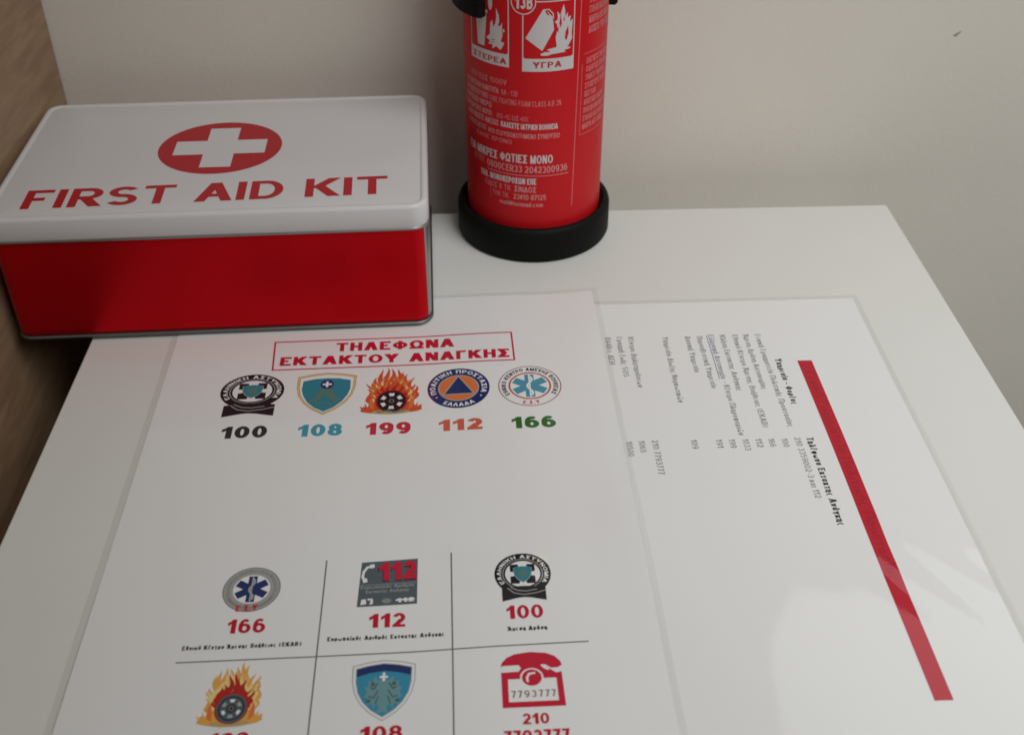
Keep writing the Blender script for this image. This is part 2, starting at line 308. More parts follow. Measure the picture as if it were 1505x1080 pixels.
# ------------------------------------------------------------------ setting
WY = 0.036
def grid(name, x0, x1, y0, y1, nx, ny, f, m, parent=None):
    v = [f(x0+(x1-x0)*i/nx, y0+(y1-y0)*j/ny) for j in range(ny+1) for i in range(nx+1)]
    fc = [(j*(nx+1)+i, j*(nx+1)+i+1, (j+1)*(nx+1)+i+1, (j+1)*(nx+1)+i) for j in range(ny) for i in range(nx)]
    return obj(name, v, fc, m, parent, True)
PX = -0.2355
wall = tag(box('wall', (PX-0.03, WY, -0.45), (1.6, WY+0.1, 1.6), MAT['wall']), kind='structure')
# small dent in the paint
dv = []
for i in range(14):
    a = 2*math.pi*i/14; rr = 1+0.25*math.sin(3*a+1)
    x, z = .0021*rr*math.cos(a), .00075*rr*math.sin(a); dv.append((.2757+x*.82-z*.57, WY-.0003, .0896+x*.57+z*.82))
obj('paint_chip', dv + [(p[0], WY+.001, p[2]) for p in dv], [tuple(range(14))] + [(i, i+14, (i+1) % 14+14, (i+1) % 14) for i in range(14)], MAT['chip'], wall)
tag(box('floor', (-1.2, -1.6, -0.55), (1.6, WY+0.1, -0.45), MAT['floor']), kind='structure')
cab = thing('wooden_cabinet', 'brown wood grained cabinet side standing left of the white table', 'cabinet', (PX, 0, -0.45))
box('side_panel', (-0.018, -0.75, 0.0), (0, WY-0.001, 1.4), MAT['wood'], cab, 0.0008)
box('shelf_board', (-0.42, -0.73, 0.45), (-0.018, WY-0.003, 0.468), MAT['wood'], cab)
box('far_side_panel', (-0.438, -0.75, 0.0), (-0.42, WY-0.001, 1.4), MAT['wood'], cab)
box('back_panel', (-0.42, WY-0.008, 0.0), (-0.018, WY-0.003, 1.4), MAT['wood'], cab)
# ------------------------------------------------------------------ table
XL, XR, YF = -0.1945, 0.24206, -0.46
tb = thing('side_table', 'white side table with plain matt top under the tin and sheets', 'table', ((XL+XR)/2, YF/2, -0.45))
hx = (XR-XL)/2; hy = -YF/2
box('table_top', (-hx, -hy, 0.415), (hx, hy, 0.45), MAT['table'], tb, 0.0012)
for sx in (-1, 1):
    x0, x1 = sorted((sx*(hx-.0015), sx*(hx-.0195))); box('side_panel', (x0, -hy+.002, 0), (x1, hy-.002, .4148), MAT['table'], tb, .001)  # unseen closed sides, added to keep light out of the gap at left
box('back_panel', (-hx+.02, hy-.012, .03), (hx-.02, hy-.004, .4146), MAT['table'], tb)  # unseen back, added with the sides to darken that gap
box('shelf_board', (-hx+.02, -hy+.01, .10), (hx-.02, hy-.013, .118), MAT['table'], tb)
# ------------------------------------------------------------------ sheets
def place(ox, oy, th):
    c, s = math.cos(th), math.sin(th)
    return lambda x, y: (ox+(c*x-s*y)*.001, oy+(s*x+c*y)*.001)
def sheet(name, label, ox, oy, th, cx0, cx1, cy0, cy1, zf):
    root = thing(name, label, 'sheet', (ox, oy, 0), th)
    loc = lambda x, y, lift=0: (x*.001, y*.001, zf(x, y)+lift)
    mg = 3.0
    nx, ny = 54, 76
    # clear pouch margin: a thin closed slab round the paper
    ringo = [(cx0, cy0), (cx1, cy0), (cx1, cy1), (cx0, cy1)]
    def band(z):
        out = []
        for (ax, ay, bx, by) in ((cx0, cy0, cx1, cy0), (cx1, cy0, cx1, cy1), (cx1, cy1, cx0, cy1), (cx0, cy1, cx0, cy0)):
            for i in range(40):
                t = i/40; out.append((ax+(bx-ax)*t, ay+(by-ay)*t))
        return out
    B = band(0); mxx, myy = (cx0+cx1)/2, (cy0+cy1)/2
    kx, ky = (cx1-cx0-2*mg+.6)/(cx1-cx0), (cy1-cy0-2*mg+.6)/(cy1-cy0)
    inn = [(mxx+(x-mxx)*kx, myy+(y-myy)*ky) for x, y in B]
    loops('plastic_margin', [[loc(x, y, -.0001) for x, y in inn], [loc(x, y, -.0001) for x, y in B], [loc(x, y, -.00025) for x, y in B]], MAT['film'], root, (False, False), smooth=False)
    x0, x1, y0, y1 = cx0+mg, cx1-mg, cy0+mg, cy1-mg
    top = [loc(x0+(x1-x0)*i/nx, y0+(y1-y0)*j/ny) for j in range(ny+1) for i in range(nx+1)]
    n = len(top); bot = [(x, y, z-.0002) for x, y, z in top]; F = []
    for j in range(ny):
        for i in range(nx):
            a = j*(nx+1)+i; q = (a, a+1, a+nx+2, a+nx+1); F.append(q); F.append(tuple(k+n for k in q[::-1]))
    edge = list(range(nx+1)) + [(j+1)*(nx+1)-1 for j in range(1, ny+1)] + [ny*(nx+1)+i for i in range(nx-1, -1, -1)] + [j*(nx+1) for j in range(ny-1, 0, -1)]
    for i in range(len(edge)):
        a, b = edge[i], edge[(i+1) % len(edge)]; F.append((a, a+n, b+n, b))
    p = sharp(obj('paper', top+bot, F, MAT['paper'], root, True), 30)
    return p, loc
def sst(a, b, x): t = max(0, min(1, (x-a)/(b-a))); return t*t*(3-2*t)
def zB(x, y):
    z = .00042
    u = (x+22)*.84 + (y+190)*.55; v = -(x+22)*.55 + (y+190)*.84
    z += .00022*(1+math.sin(u*2*math.pi/17))*math.exp(-(u/26)**2 - (v/40)**2)
    z += .0004*(1+math.sin((x*.3+y*.95)*2*math.pi/150+.6))*sst(-150, -60, x)
    z += .00018*(1+math.sin((x*.8+y*.6)*2*math.pi/60))*sst(-120, -240, y)
    return z
def zF(x, y):
    z = .00042 + .0009*sst(10, 50, x) + .0013*sst(80, 108, x)*(.5+.5*math.sin(y*2*math.pi/190+1.2))
    z += .00025*(1+math.sin((x*.5+y)*2*math.pi/170))*sst(-135, -200, y)
    return z
rB, lB = sheet('laminated_sheet', 'laminated sheet turned sideways with small printed list and red bar, under the other sheet', .19645, -.09694, -.00022, -216, 0, -303, 0, zB)
rF, lF = sheet('laminated_sheet', 'laminated sheet with coloured emblems and emergency numbers, its corner under the tin', -.04709, -.08885, .01732, -108, 108, -303, 0, zF)
# ---- back sheet print (reads down the page)
P = Print(); P.fill([(-44.4, -55.0), (-37.4, -55.1), (-37.2, -251.3), (-43.8, -251.2)], 'dred', 0); P.build('red_bar', lB, rB, (4, 4))
P = Print(); P.text('Γενική Γραμματεία Πολιτικής Προστασίας', -42.6, -64, -42.2, -196, 4.2, 'barink', .15, .12, gap=.16, layer=2); P.build('bar_lettering', lB, rB)
def down(t, x, y0, y1, m, h=2.7, wv=.14, wh=.10, **k):
    p = Print(); p.text(t, x-h/2, y0, x-h/2+(.0), y1, h, m, wv, wh, **k); return p
def dn(t, x, y0, y1, m, h=2.7, wv=.165, wh=.09, **k):
    # reading direction is -y, glyph tops point to +x
    p = Print(); p.text(t, x-h*.42, y0, x-h*.42, y1, h, m, wv, wh, gap=.20, serif=True, **k); return p.build('lettering', lB, rB)
dn('Τηλέφωνα Έκτακτης Ανάγκης', -53.0, -112.4, -166.3, 'black', 3.0, .24, .15)
dn('Υπηρεσία - Φορέας', -53.7, -53.3, -88.7, 'black', 3.0, .24, .15)
dn('Γενική Γραμματεία Πολιτικής Προστασίας', -59.3, -32.7, -104.9, 'grey')
dn('210 3359002-3 και 112', -58.5, -112.3, -150.3, 'grey')
dn('Άμεση Δράση Αστυνομίας', -65.2, -32.5, -77.2, 'grey'); dn('100', -64.4, -112.8, -118.3, 'grey')
dn('Εθνικό Κέντρο Άμεσης Βοήθειας (ΕΚΑΒ)', -70.7, -32.6, -104.5, 'grey'); dn('166', -70.2, -112.6, -118.0, 'grey')
dn('Κλήση Έκτακτης Ανάγκης', -77.0, -32.5, -77.8, 'grey'); dn('112', -75.8, -112.4, -118.0, 'grey')
dn('Ελληνική Αστυνομία', -82.7, -32.3, -68.3, 'link'); dn('- Κέντρο Πληροφοριών', -82.5, -70.5, -109.6, 'grey'); dn('1033', -81.6, -112.4, -119.7, 'grey')
Print().line([(-84.6, -32.3), (-84.6, -68.3)], .35, 'link').build('underline', lB, rB)
dn('Πυροσβεστική Υπηρεσία', -88.5, -33.2, -75.3, 'grey'); dn('199', -87.6, -112.2, -117.8, 'grey')
dn('Δασική Υπηρεσία', -94.4, -33.0, -62.6, 'grey'); dn('191', -93.3, -112.0, -117.5, 'grey')
dn('109', -104.3, -111.6, -117.5, 'grey'); dn('Υπηρεσία Δίωξης Ναρκωτικών', -105.7, -33.2, -85.2, 'grey')
dn('Κέντρο Δηλητηριάσεων', -122.8, -32.6, -73.0, 'grey'); dn('210 7793777', -121.5, -111.0, -133.0, 'grey')
dn('Γραμμή ζωής SOS', -128.5, -32.4, -64.5, 'grey'); dn('1065', -127.4, -111.2, -118.8, 'grey')
dn('Βλάβες ΔΕΗ', -134.2, -32.6, -54.6, 'grey'); dn('10500', -133.0, -111.4, -121.0, 'grey')
# ---- front sheet print
HV = dict(wv=.255, wh=.205, gap=.13, space=.55)
Print().line([(-55.9, -37.3), (61.0, -36.3), (61.4, -59.3), (-54.7, -60.1)], .85, 'red', 0, True).build('heading_frame', lF, rF)
P = Print(); P.text('ΤΗΛΕΦΩΝΑ', -25.5, -46.6, 32.3, -46.4, 7.0, 'red', **HV); P.text('ΕΚΤΑΚΤΟΥ ΑΝΑΓΚΗΣ', -51.8, -56.9, 59.2, -57.0, 6.9, 'red', **HV); P.build('heading', lF, rF)
def num(t, x0, x1, y, h, m, wv=.28, wh=.22, gap=.12):
    p = Print(); p.text(t, x0, y, x1, y, h, m, wv, wh, gap); return p.build('number', lF, rF)
num('100', -72.1, -51.9, -109.4, 8.2, 'black'); num('108', -38.1, -18.4, -109.9, 8.2, 'cyan'); num('199', -7.8, 12.2, -110.3, 8.2, 'red')
num('112', 24.8, 44.4, -110.0, 7.9, 'coral'); num('166', 57.6, 77.5, -110.5, 8.0, 'green')
N2 = dict(wv=.24, wh=.18)
num('166', -53.0, -39.2, -219.7, 6.7, 'dred', **N2); num('112', -1.1, 12.3, -219.7, 6.6, 'dred', **N2); num('100', 49.9, 63.5, -219.1, 6.4, 'dred', **N2)
num('199', -52.0, -38.9, -268.1, 5.9, 'dred', **N2); num('108', -1.7, 12.4, -268.0, 5.8, 'dred', **N2); num('210', 53.0, 62.1, -264.8, 4.4, 'dred', **N2); num('7793777', 46.5, 68.5, -272.2, 5.2, 'dred', **N2)
def cap(t, x0, x1, y, h=1.95):
    p = Print(); p.text(t, x0, y, x1, y, h, 'black', .27, .20, .15); return p.build('caption', lF, rF)
cap('Εθνικό Κέντρο Άμεσης Βοήθειας (ΕΚΑΒ)', -67.9, -25.1, -226.6); cap('Ευρωπαϊκός Αριθμός Έκτακτης Ανάγκης', -15.9, 26.7, -225.1); cap('Άμεση Δράση', 49.9, 64.4, -224.6)
for pts in ([(-19.1, -185.1), (-19.3, -300)], [(29.6, -184.2), (29.7, -300)], [(-69.1, -232.0), (-19.2, -231.8), (29.6, -231.4), (78.9, -230.9)]):
    Print().line(pts, .55, 'line').build('grid_line', lF, rF, (8, 8))
def E(cx, cy, rx, ry): return lambda pts: [(cx+x*rx, cy+y*ry) for x, y in pts]
def star(n_arm, r_out, hw, rot=90):
    """six-armed star of life as separate bars"""
    out = []
    for k in range(3):
        a = R(rot+60*k); c, s = math.cos(a), math.sin(a)
        out.append([(c*r_out-s*hw, s*r_out+c*hw), (-c*r_out-s*hw, -s*r_out+c*hw), (-c*r_out+s*hw, -s*r_out-c*hw), (c*r_out+s*hw, s*r_out-c*hw)])
    return out
def snake(p, cx, cy, rx, ry, m, layer):
    pts = [(cx+rx*.08*math.sin(t*9), cy+ry*(.48-.96*t)) for t in [i/14 for i in range(15)]]
    p.line(pts, rx*.07, m, layer); p.line([(cx, cy+ry*.55), (cx, cy-ry*.55)], rx*.05, m, layer+.4)
SHIELD = [(-1, .82), (-.55, .93), (0, 1), (.55, .93), (1, .82), (.99, .3), (.9, -.1), (.7, -.45), (.4, -.75), (0, -1), (-.4, -.75), (-.7, -.45), (-.9, -.1), (-.99, .3)]
def sc(pts, k): return [(x*k, y*k) for x, y in pts]
def police(cx, cy, rx, ry, yb0, yb1, bw):
    p = Print(); p.ell(cx, cy, rx, ry, 'black', 0); p.ell(cx, cy, rx*.62, ry*.62, 'white', 1)
    p.ell(cx, cy, rx*.72, ry*.72, 'lgrey', 1, r0=.955)
    p.arc_text('ΕΛΛΗΝΙΚΗ ΑΣΤΥΝΟΜΙΑ', cx, cy, rx*.84, ry*.84, 212, -32, rx*.145, 'white', wv=.19, layer=1.5)
    e = E(cx, cy, rx, ry); p.fill(e([(-.44, -.46), (.44, -.46), (.44, .46), (-.44, .46)]), 'black', 2)
    for q in ([(-.13, .32), (.13, .32), (.16, .47), (-.16, .47)], [(-.14, -.47), (.14, -.47), (.10, -.34), (-.10, -.34)], [(-.45, -.12), (-.30, -.09), (-.30, .09), (-.45, .12)], [(.30, -.09), (.45, -.12), (.45, .12), (.30, .09)]): p.fill(e(q), 'white', 3)
    p.fill(e([(x*.33, y*.40-.03) for x, y in SHIELD]), 'lgrey', 3.5); p.fill(e([(x*.31, y*.37-.01) for x, y in SHIELD]), 'teal', 4)
    p.fill(e([(x*.17, y*.22+.0) for x, y in SHIELD]), 'olive', 5)
    ym = (yb0+yb1)/2; h = (yb0-yb1)
    up_ = [(-bw + 2*bw*i/16, ym + h*.50 + h*.16*math.sin(math.pi*i/16)) for i in range(17)]; lo = [(x, y-h*(.98+.06*math.cos(6.3*i/16))) for i, (x, y) in enumerate(up_)]
    for i in range(16): p.fill([(cx+lo[i][0], lo[i][1]), (cx+lo[i+1][0], lo[i+1][1]), (cx+up_[i+1][0], up_[i+1][1]), (cx+up_[i][0], up_[i][1])], 'black', 6)
    p.line([(cx-bw*.75, ym+h*.52), (cx-bw*.45, ym+h*.1), (cx, ym-h*.06), (cx+bw*.55, ym+h*.05), (cx+bw, ym+h*.25)], h*.07, 'lgrey', 7)
    p.line([(cx-bw*.62, ym+h*.6), (cx-bw*.3, ym+h*.3), (cx+.1*bw, ym+h*.22), (cx+bw*.6, ym+h*.34)], h*.06, 'silver', 7.6)
    return p.build('emblem', lF, rF, label='black round emblem with teal shield and ribbon')
police(-62.2, -75.9, 14.8, 12.8, -86.3, -94.1, 11.7); police(57.0, -197.3, 10.9, 10.6, -204.4, -210.4, 8.3)
# shields
def shield(cx, cy, rx, ry, kind):
    p = Print(); e = E(cx, cy, rx, ry)
    if kind == 0:
        p.fill(e(SHIELD), 'gold', 0); p.fill(e(sc(SHIELD, .90)), 'white', 1); p.line(e(sc(SHIELD, .95)), .35, 'yellow', .5, True)
        f = [(-.80, .60), (-.4, .70), (0, .72), (.4, .70), (.80, .60), (.82, .2), (.74, -.1), (.58, -.40), (.33, -.66), (0, -.86), (-.33, -.66), (-.58, -.40), (-.74, -.1), (-.82, .2)]
        p.fill(e(f), 'teal', 2)
        p.fill(e([(-.12, .35), (.12, .35), (.45, -.35), (.30, -.42), (0, -.10), (-.30, -.42), (-.45, -.35)]), 'olive', 3)
        p.line(e([(-.5, -.30), (-.2, -.52), (0, -.44), (.2, -.52), (.5, -.30)]), .9, 'olive', 3.5); p.line(e([(-.32, .1), (.3, .12)]), .7, 'olive', 3.8)
        p.ell(cx+rx*.02, cy+ry*.42, rx*.22, ry*.22, 'navy', 4)
        p.fill(e([(-.13, .38), (.17, .38), (.17, .46), (-.13, .46)]), 'white', 5); p.fill(e([(-.02, .28), (.06, .28), (.06, .56), (-.02, .56)]), 'white', 5.4)
        lab = 'blue shield emblem with gold edge'
    else:
        p.fill(e(SHIELD), 'silver', 0); p.fill(e(sc(SHIELD, .965)), 'white', .5); p.fill(e(sc(SHIELD, .89)), 'silver', 1); p.fill(e(sc(SHIELD, .86)), 'blue', 1.5)
        p.fill(e([(-.86, .705), (-.47, .80), (0, .86), (.47, .80), (.86, .705), (.85, .45), (.45, .56), (0, .62), (-.45, .56), (-.85, .45)]), 'navy', 2)
        p.fill(e([(-.10, .36), (.10, .36), (.20, .1), (.22, -.3), (.12, -.6), (.22, -.78), (0, -.72), (-.22, -.78), (-.12, -.6), (-.22, -.3), (-.20, .1)]), 'emblemgrey', 3)
        for s_ in (-1, 1):
            p.fill(e([(s_*.12, .28), (s_*.30, .44), (s_*.34, .26), (s_*.48, .30), (s_*.46, .12), (s_*.58, .06), (s_*.50, -.08), (s_*.60, -.22), (s_*.46, -.28), (s_*.50, -.48), (s_*.34, -.44), (s_*.30, -.62), (s_*.16, -.40), (s_*.10, -.1)]), 'emblemgrey', 3.4)
            p.line(e([(s_*.18, .22), (s_*.30, .02), (s_*.42, .10)]), .55, 'slate', 4); p.line(e([(s_*.16, -.02), (s_*.30, -.26), (s_*.46, -.20)]), .5, 'slate', 4.2); p.line(e([(s_*.14, -.2), (s_*.24, -.46)]), .45, 'slate', 4.4)
            p.ell(cx+s_*rx*.33, cy+ry*.19, rx*.07, ry*.07, 'slate', 4.6, 10); p.ell(cx+s_*rx*.44, cy-ry*.36, rx*.07, ry*.06, 'slate', 4.6, 10)
        p.fill(e([(-.13, .38), (.13, .38), (.13, .45), (-.13, .45)]), 'white', 5); p.fill(e([(-.04, .28), (.04, .28), (.04, .56), (-.04, .56)]), 'white', 5.4)
        lab = 'blue shield emblem with dark band at the top'
    return p.build('emblem', lF, rF, label=lab)
shield(-27.9, -79.3, 13.9, 15.8, 0); shield(5.3, -247.4, 11.2, 12.9, 1)
# flames round a wheel
def tongues(n, r_in, r_out, seed, spread=1.0):
    rnd = random.Random(seed); pts = []
    for i in range(n+1):
        t = i/n; a = math.pi*(1-t)
        env = r_in + (r_out-r_in)*(0.5+.5*math.sin(math.pi*t)**1.3)
        x, y = math.cos(a)*spread, math.sin(a)
        if i % 2 == 0: k = r_in + (env-r_in)*.35
        else: k = env*(.86+.28*rnd.random())
        pts.append((x*k*(1.0), y*k + 0)); 
    return pts
def flame(cx, cy, rx, ry, v):
    p = Print(); e = E(cx, cy, rx, ry)
    def tong(n, r0, tip, w_, m, layer, seed):
        rnd = random.Random(seed)
        for i in range(n):
            t = (i+.5)/n; a = math.pi*(1.06-1.12*t); bx, by = r0*math.cos(a), r0*math.sin(a)*1.02-.45
            L = tip*(.55+.45*math.sin(math.pi*t)**2)*(.8+.4*rnd.random()); lean = .25*math.cos(a)
            tx, ty = bx*1.12+lean*L*.6+rnd.uniform(-.05, .05), by+L
            q = []
            for s_ in range(7):
                u = s_/6; ww = w_*(1-u)**.8*(1+.35*math.sin(u*3)); x = bx+(tx-bx)*u+.07*math.sin(u*6+seed+i); y = by+(ty-by)*u; q.append((x, y, ww))
            poly = [(x-ww, y) for x, y, ww in q] + [(x+ww, y) for x, y, ww in q[::-1][1:]]
            p.fill(e(poly), m, layer + i*.06)
    base = [(-1, -.86), (-.9, -.62), (-.78, -.74), (-.7, -.45), (-.6, -.1), (-.42, .15), (0, .3), (.42, .15), (.6, -.1), (.7, -.45), (.8, -.74), (.94, -.6), (1, -.84), (.7, -.93), (0, -.97), (-.7, -.93)]
    p.fill(e(base), 'amber' if v else 'flame', 0)
    tong(15, .64, .95, .115, 'amber' if v else 'flame', 1, 3+v); tong(13, .56, .80, .10, 'orange' if not v else 'yellow', 2.2, 11+v); tong(9, .55, .62, .06, 'yellow', 3.4, 23+v)
    tong(11, .45, .72, .10, 'flame' if not v else 'blood', 4.6, 31+v); tong(8, .42, .45, .07, 'blood', 5.6, 5+v)
    for s_ in (-1, 1):
        p.fill(e([(s_*.45, -.86), (s_*.72, -.78), (s_*.86, -.5), (s_*.84, -.78), (s_*1.02, -.62), (s_*.9, -.9), (s_*.6, -.96)]), 'amber' if v else 'flame', 6)
        p.fill(e([(s_*.55, -.84), (s_*.70, -.72), (s_*.74, -.45), (s_*.66, -.2), (s_*.58, -.5)]), 'orange', 6.4)
    p.ell(cx, cy-ry*.92, rx*.62, ry*.10, 'gold', 6.8)
    wy = cy-ry*.42; p.ell(cx, wy, rx*.52, ry*.52, 'blood', 7); p.ell(cx+0, wy-.0*ry, rx*.47, ry*.49, 'slate' if v else 'black', 7.4); p.ell(cx, wy, rx*.40, ry*.41, 'black', 7.8, r0=.9)
    n = 6
    for k in range(n):
        a = R(90+360*k/n); rr0, rr1 = (.22, .32) if v else (.24, .38); hw = R(16)
        p.fill([(cx+rx*rr*math.cos(a+o), wy+ry*rr*math.sin(a+o)) for rr, o in ((rr0, -hw), (rr1, -hw*.9), (rr1, hw*.9), (rr0, hw))], 'silver' if v and k % 2 else 'white', 8)
    p.ell(cx, wy, rx*.14, ry*.14, 'black', 8.4); p.ell(cx, wy, rx*.09, ry*.09, 'grey', 8.8, r0=.6)
    if not v: p.line([(cx-rx*.45, cy-ry*.93), (cx-rx*.1, cy-ry*.86), (cx+rx*.1, cy-ry*.95), (cx+rx*.45, cy-ry*.86)], ry*.06, 'olive', 9)
    return p.build('emblem', lF, rF, label='emblem of a dark wheel in orange flames')
flame(3.0, -80.4, 14.2, 15.6, 0); flame(-46.4, -247.5, 11.1, 12.2, 1)
# civil protection roundel
p = Print(); cx, cy, rx, ry = 34.1, -79.4, 14.6, 14.9
p.ell(cx, cy, rx, ry, 'navy', 0); p.ell(cx, cy, rx*.66, ry*.66, 'silver', 1); p.ell(cx, cy, rx*.62, ry*.62, 'orange', 2); e = E(cx, cy, rx, ry)
p.fill(e([(-.52, -.33), (.52, -.33), (0, .63)]), 'silver', 3); p.fill(e([(-.45, -.29), (.45, -.29), (0, .56)]), 'navy', 4)
p.arc_text('ΠΟΛΙΤΙΚΗ ΠΡΟΣΤΑΣΙΑ', cx, cy, rx*.83, ry*.83, 200, -20, rx*.17, 'white', layer=2); p.arc_text('ΕΛΛΑΔΑ', cx, cy, rx*.83, ry*.83, 236, 304, rx*.17, 'white', layer=2, inward=True)
for a in (212, 328): p.ell(cx+rx*.83*math.cos(R(a)), cy+ry*.83*math.sin(R(a)), .45, .45, 'white', 2, 8)
p.build('emblem', lF, rF, label='navy and orange round emblem with a triangle')
# ambulance roundels
p = Print(); cx, cy, rx, ry = 67.5, -79.9, 14.8, 15.1
p.ell(cx, cy, rx, ry, 'brown', 0, r0=.97); p.ell(cx, cy, rx*.68, ry*.68, 'coral', 0, r0=.95); p.ell(cx, cy, rx*.645, ry*.645, 'brown', 0, r0=.965)
p.arc_text('ΕΘΝΙΚΟ ΚΕΝΤΡΟ ΑΜΕΣΗΣ ΒΟΗΘΕΙΑΣ', cx, cy, rx*.83, ry*.83, 212, -32, rx*.15, 'black', wv=.22, wh=.2, layer=1); p.arc_text('Ε.Σ.Υ', cx, cy, rx*.83, ry*.83, 252, 288, rx*.15, 'red', layer=1, inward=True)
for i, q in enumerate(star(6, .56, .145)): p.fill(E(cx, cy, rx, ry)(q), 'steelblue', 1+i*.3)
snake(p, cx, cy, rx, ry, 'white', 3)
p.build('emblem', lF, rF, label='white round emblem with blue six armed star')
p = Print(); cx, cy, rx, ry = -46.6, -198.4, 11.0, 11.2
p.ell(cx, cy, rx, ry, 'mgrey', 0); p.ell(cx, cy, rx*.95, ry*.95, 'silver', 1, r0=.94); p.ell(cx, cy, rx*.78, ry*.78, 'lgrey', 1.2, r0=.6); p.ell(cx, cy, rx*.72, ry*.72, 'silver', 1.5, r0=.95); p.ell(cx, cy, rx*.64, ry*.64, 'white', 2)
p.arc_text('ΕΘΝΙΚΟ ΚΕΝΤΡΟ ΑΜΕΣΗΣ ΒΟΗΘΕΙΑΣ', cx, cy, rx*.86, ry*.86, 205, -25, rx*.11, 'silver', layer=2)
for i, q in enumerate(star(6, .58, .15)): p.fill(E(cx, cy, rx, ry)(q), 'navy', 3+i*.3)
snake(p, cx, cy, rx, ry, 'silver', 5)
p.text('Ε.Σ.Υ', cx-4.6, cy-ry*.97, cx+3.4, cy-ry*.95, 2.9, 'red', .26, .2, layer=5)
p.build('emblem', lF, rF, label='grey round emblem with navy six armed star')
# 112 square
p = Print(); p.fill([(-6.1, -209.5), (16.5, -209.0), (16.5, -186.2), (-5.3, -187.1)], 'slate', 0)
p.text('112', 1.3, -197.6, 16.0, -197.0, 9.6, 'black', .34, .25, .06, layer=1); p.text('112', 1.7, -197.0, 16.3, -196.4, 9.3, 'red', .30, .22, .08, layer=2.5)
p.line([(-1.2, -189.3), (-3.0, -189.8), (-4.3, -192.0), (-4.6, -194.6), (-3.9, -196.6)], 1.0, 'white', 1); p.fill([(-2.2, -188.4), (-.3, -188.2), (-.2, -190.0), (-1.8, -190.4)], 'white', 1.6); p.fill([(-4.7, -195.6), (-3.0, -195.2), (-2.6, -197.2), (-4.2, -197.7)], 'white', 1.6)
p.text('Ευρωπαϊκός Αριθμός', -5.0, -200.7, 15.6, -200.2, 1.5, 'lgrey', .16, .14, layer=1); p.text('Έκτακτης Ανάγκης', -3.0, -203.0, 13.6, -202.5, 1.5, 'lgrey', .16, .14, layer=1)
p.line([(-5.6, -198.9), (16.2, -198.4)], .18, 'silver', 1)
for q in ([(-4.5, -206.0), (-2.9, -205.8), (-2.6, -208.2), (-4.8, -208.6)], [(-2.2, -205.6), (-.2, -205.7), (-.3, -206.5), (-2.2, -206.4)], [(-.9, -206.4), (-.1, -206.4), (-.2, -208.3), (-1.4, -208.5)]): p.fill(q, 'white', 1)
p.ell(5.0, -207.0, 1.8, 1.2, 'mgrey', 1); p.text('112', 8.8, -208.0, 15.4, -207.7, 2.0, 'white', .3, .22, layer=1); p.line([(8.4, -206.9), (15.6, -206.5)], .7, 'white', 1.4)
p.build('emblem', lF, rF, label='dark grey square emblem with red 112')
# red telephone
p = Print(); cx, cy = 57.4, -246.3
hand = [(-10.9, 5.4), (-10.4, 7.4), (-8.6, 9.6), (-5.6, 11.1), (0, 11.8), (5.6, 11.1), (8.6, 9.6), (10.4, 7.4), (10.9, 5.6), (9.4, 4.6), (7.0, 4.5), (4.9, 6.2), (3.2, 5.0), (-3.8, 5.0), (-4.4, 6.2), (-10.2, 6.1)]
p.fill([(cx+x, cy+y) for x, y in hand], 'red', 0)
bodyp = [(-10.9, -11.6), (10.9, -11.6), (10.6, 2.8), (8.6, 2.4), (6.0, 4.6), (4.8, 5.2), (-3.4, 5.2), (-4.6, 3.4), (-10.8, 3.2)]
p.fill([(cx+x, cy+y) for x, y in bodyp], 'red', .5); p.fill([(cx-8.6, cy-9.3), (cx+8.6, cy-9.3), (cx+8.5, cy+.2), (cx-8.5, cy+.2)], 'white', 1.2)
p.ell(cx-.1, cy+.6, 4.1, 4.1, 'white', 1.7); p.ell(cx-.1, cy+.6, 3.5, 3.5, 'red', 2.2)
p.line([(cx+1.2, cy+2.6), (cx-1.0, cy+2.2), (cx-1.8, cy+.6), (cx-1.6, cy-1.2)], .8, 'white', 3); p.line([(cx+3.6, cy+6.0), (cx+4.8, cy+4.6), (cx+6.2, cy+3.9)], .8, 'white', 2)
p.line([(cx-10.6, cy+4.6), (cx-4.4, cy+4.7)], .9, 'white', 2); p.text('7793777', cx-7.6, cy-7.6, cx+7.8, cy-7.6, 2.9, 'brown', .18, .15, .3, layer=2)
p.build('emblem', lF, rF, label='red telephone symbol')
# ------------------------------------------------------------------ first aid tin
BW, BD, BH, LS = .2060, .1274, .0686, .0131
tin = thing('first_aid_tin', 'red metal tin with white lid and red cross, beside the extinguisher', 'tin', (-.0243, -.11616, .0009), .0310)
def bx(ins, z, r=.0085): return rrect(-BW+ins, ins, -ins, BD-ins, max(.002, r-ins), z)
sharp(loops('body', [bx(.0016, .0022), bx(.0008, .0034), bx(.0007, .0060), bx(.0007, BH-LS+.006)], [MAT['tin_red'], MAT['tin_grey']], tin, (True, True)), 60)
for f in tin.children[0].data.polygons:
    if f.normal.x > .8: f.material_index = 1  # right-hand side drawn in grey metal instead of red
loops('base_rim', [bx(.0012, .0003), bx(.0002, .0007), bx(-.0002, .0014), bx(.0001, .0021), bx(.0012, .0024)], MAT['tin_rim'], tin, (True, True))
zs = BH-LS
lid = loops('lid', [bx(.0004, zs+.0004), bx(-.0004, zs+.0022), bx(-.0003, BH-.0018), bx(.0000, BH-.0010), bx(.0006, BH-.0004), bx(.0012, BH), bx(.0024, BH), bx(.0028, BH-.0003), bx(.0032, BH-.0007), bx(.0038, BH-.0006), bx(.020, BH-.0005)], MAT['tin_white'], tin, (False, True))
loops('lid_bead', [bx(.0006, zs+.0004), bx(-.0004, zs+.0001), bx(-.0007, zs+.0006), bx(-.0006, zs+.0011), bx(-.0003, zs+.0015)], MAT['tin_grey'], lid, (False, False))
lidz = lambda x, y, lift=0: (x*.001, y*.001, BH-.0005+lift)
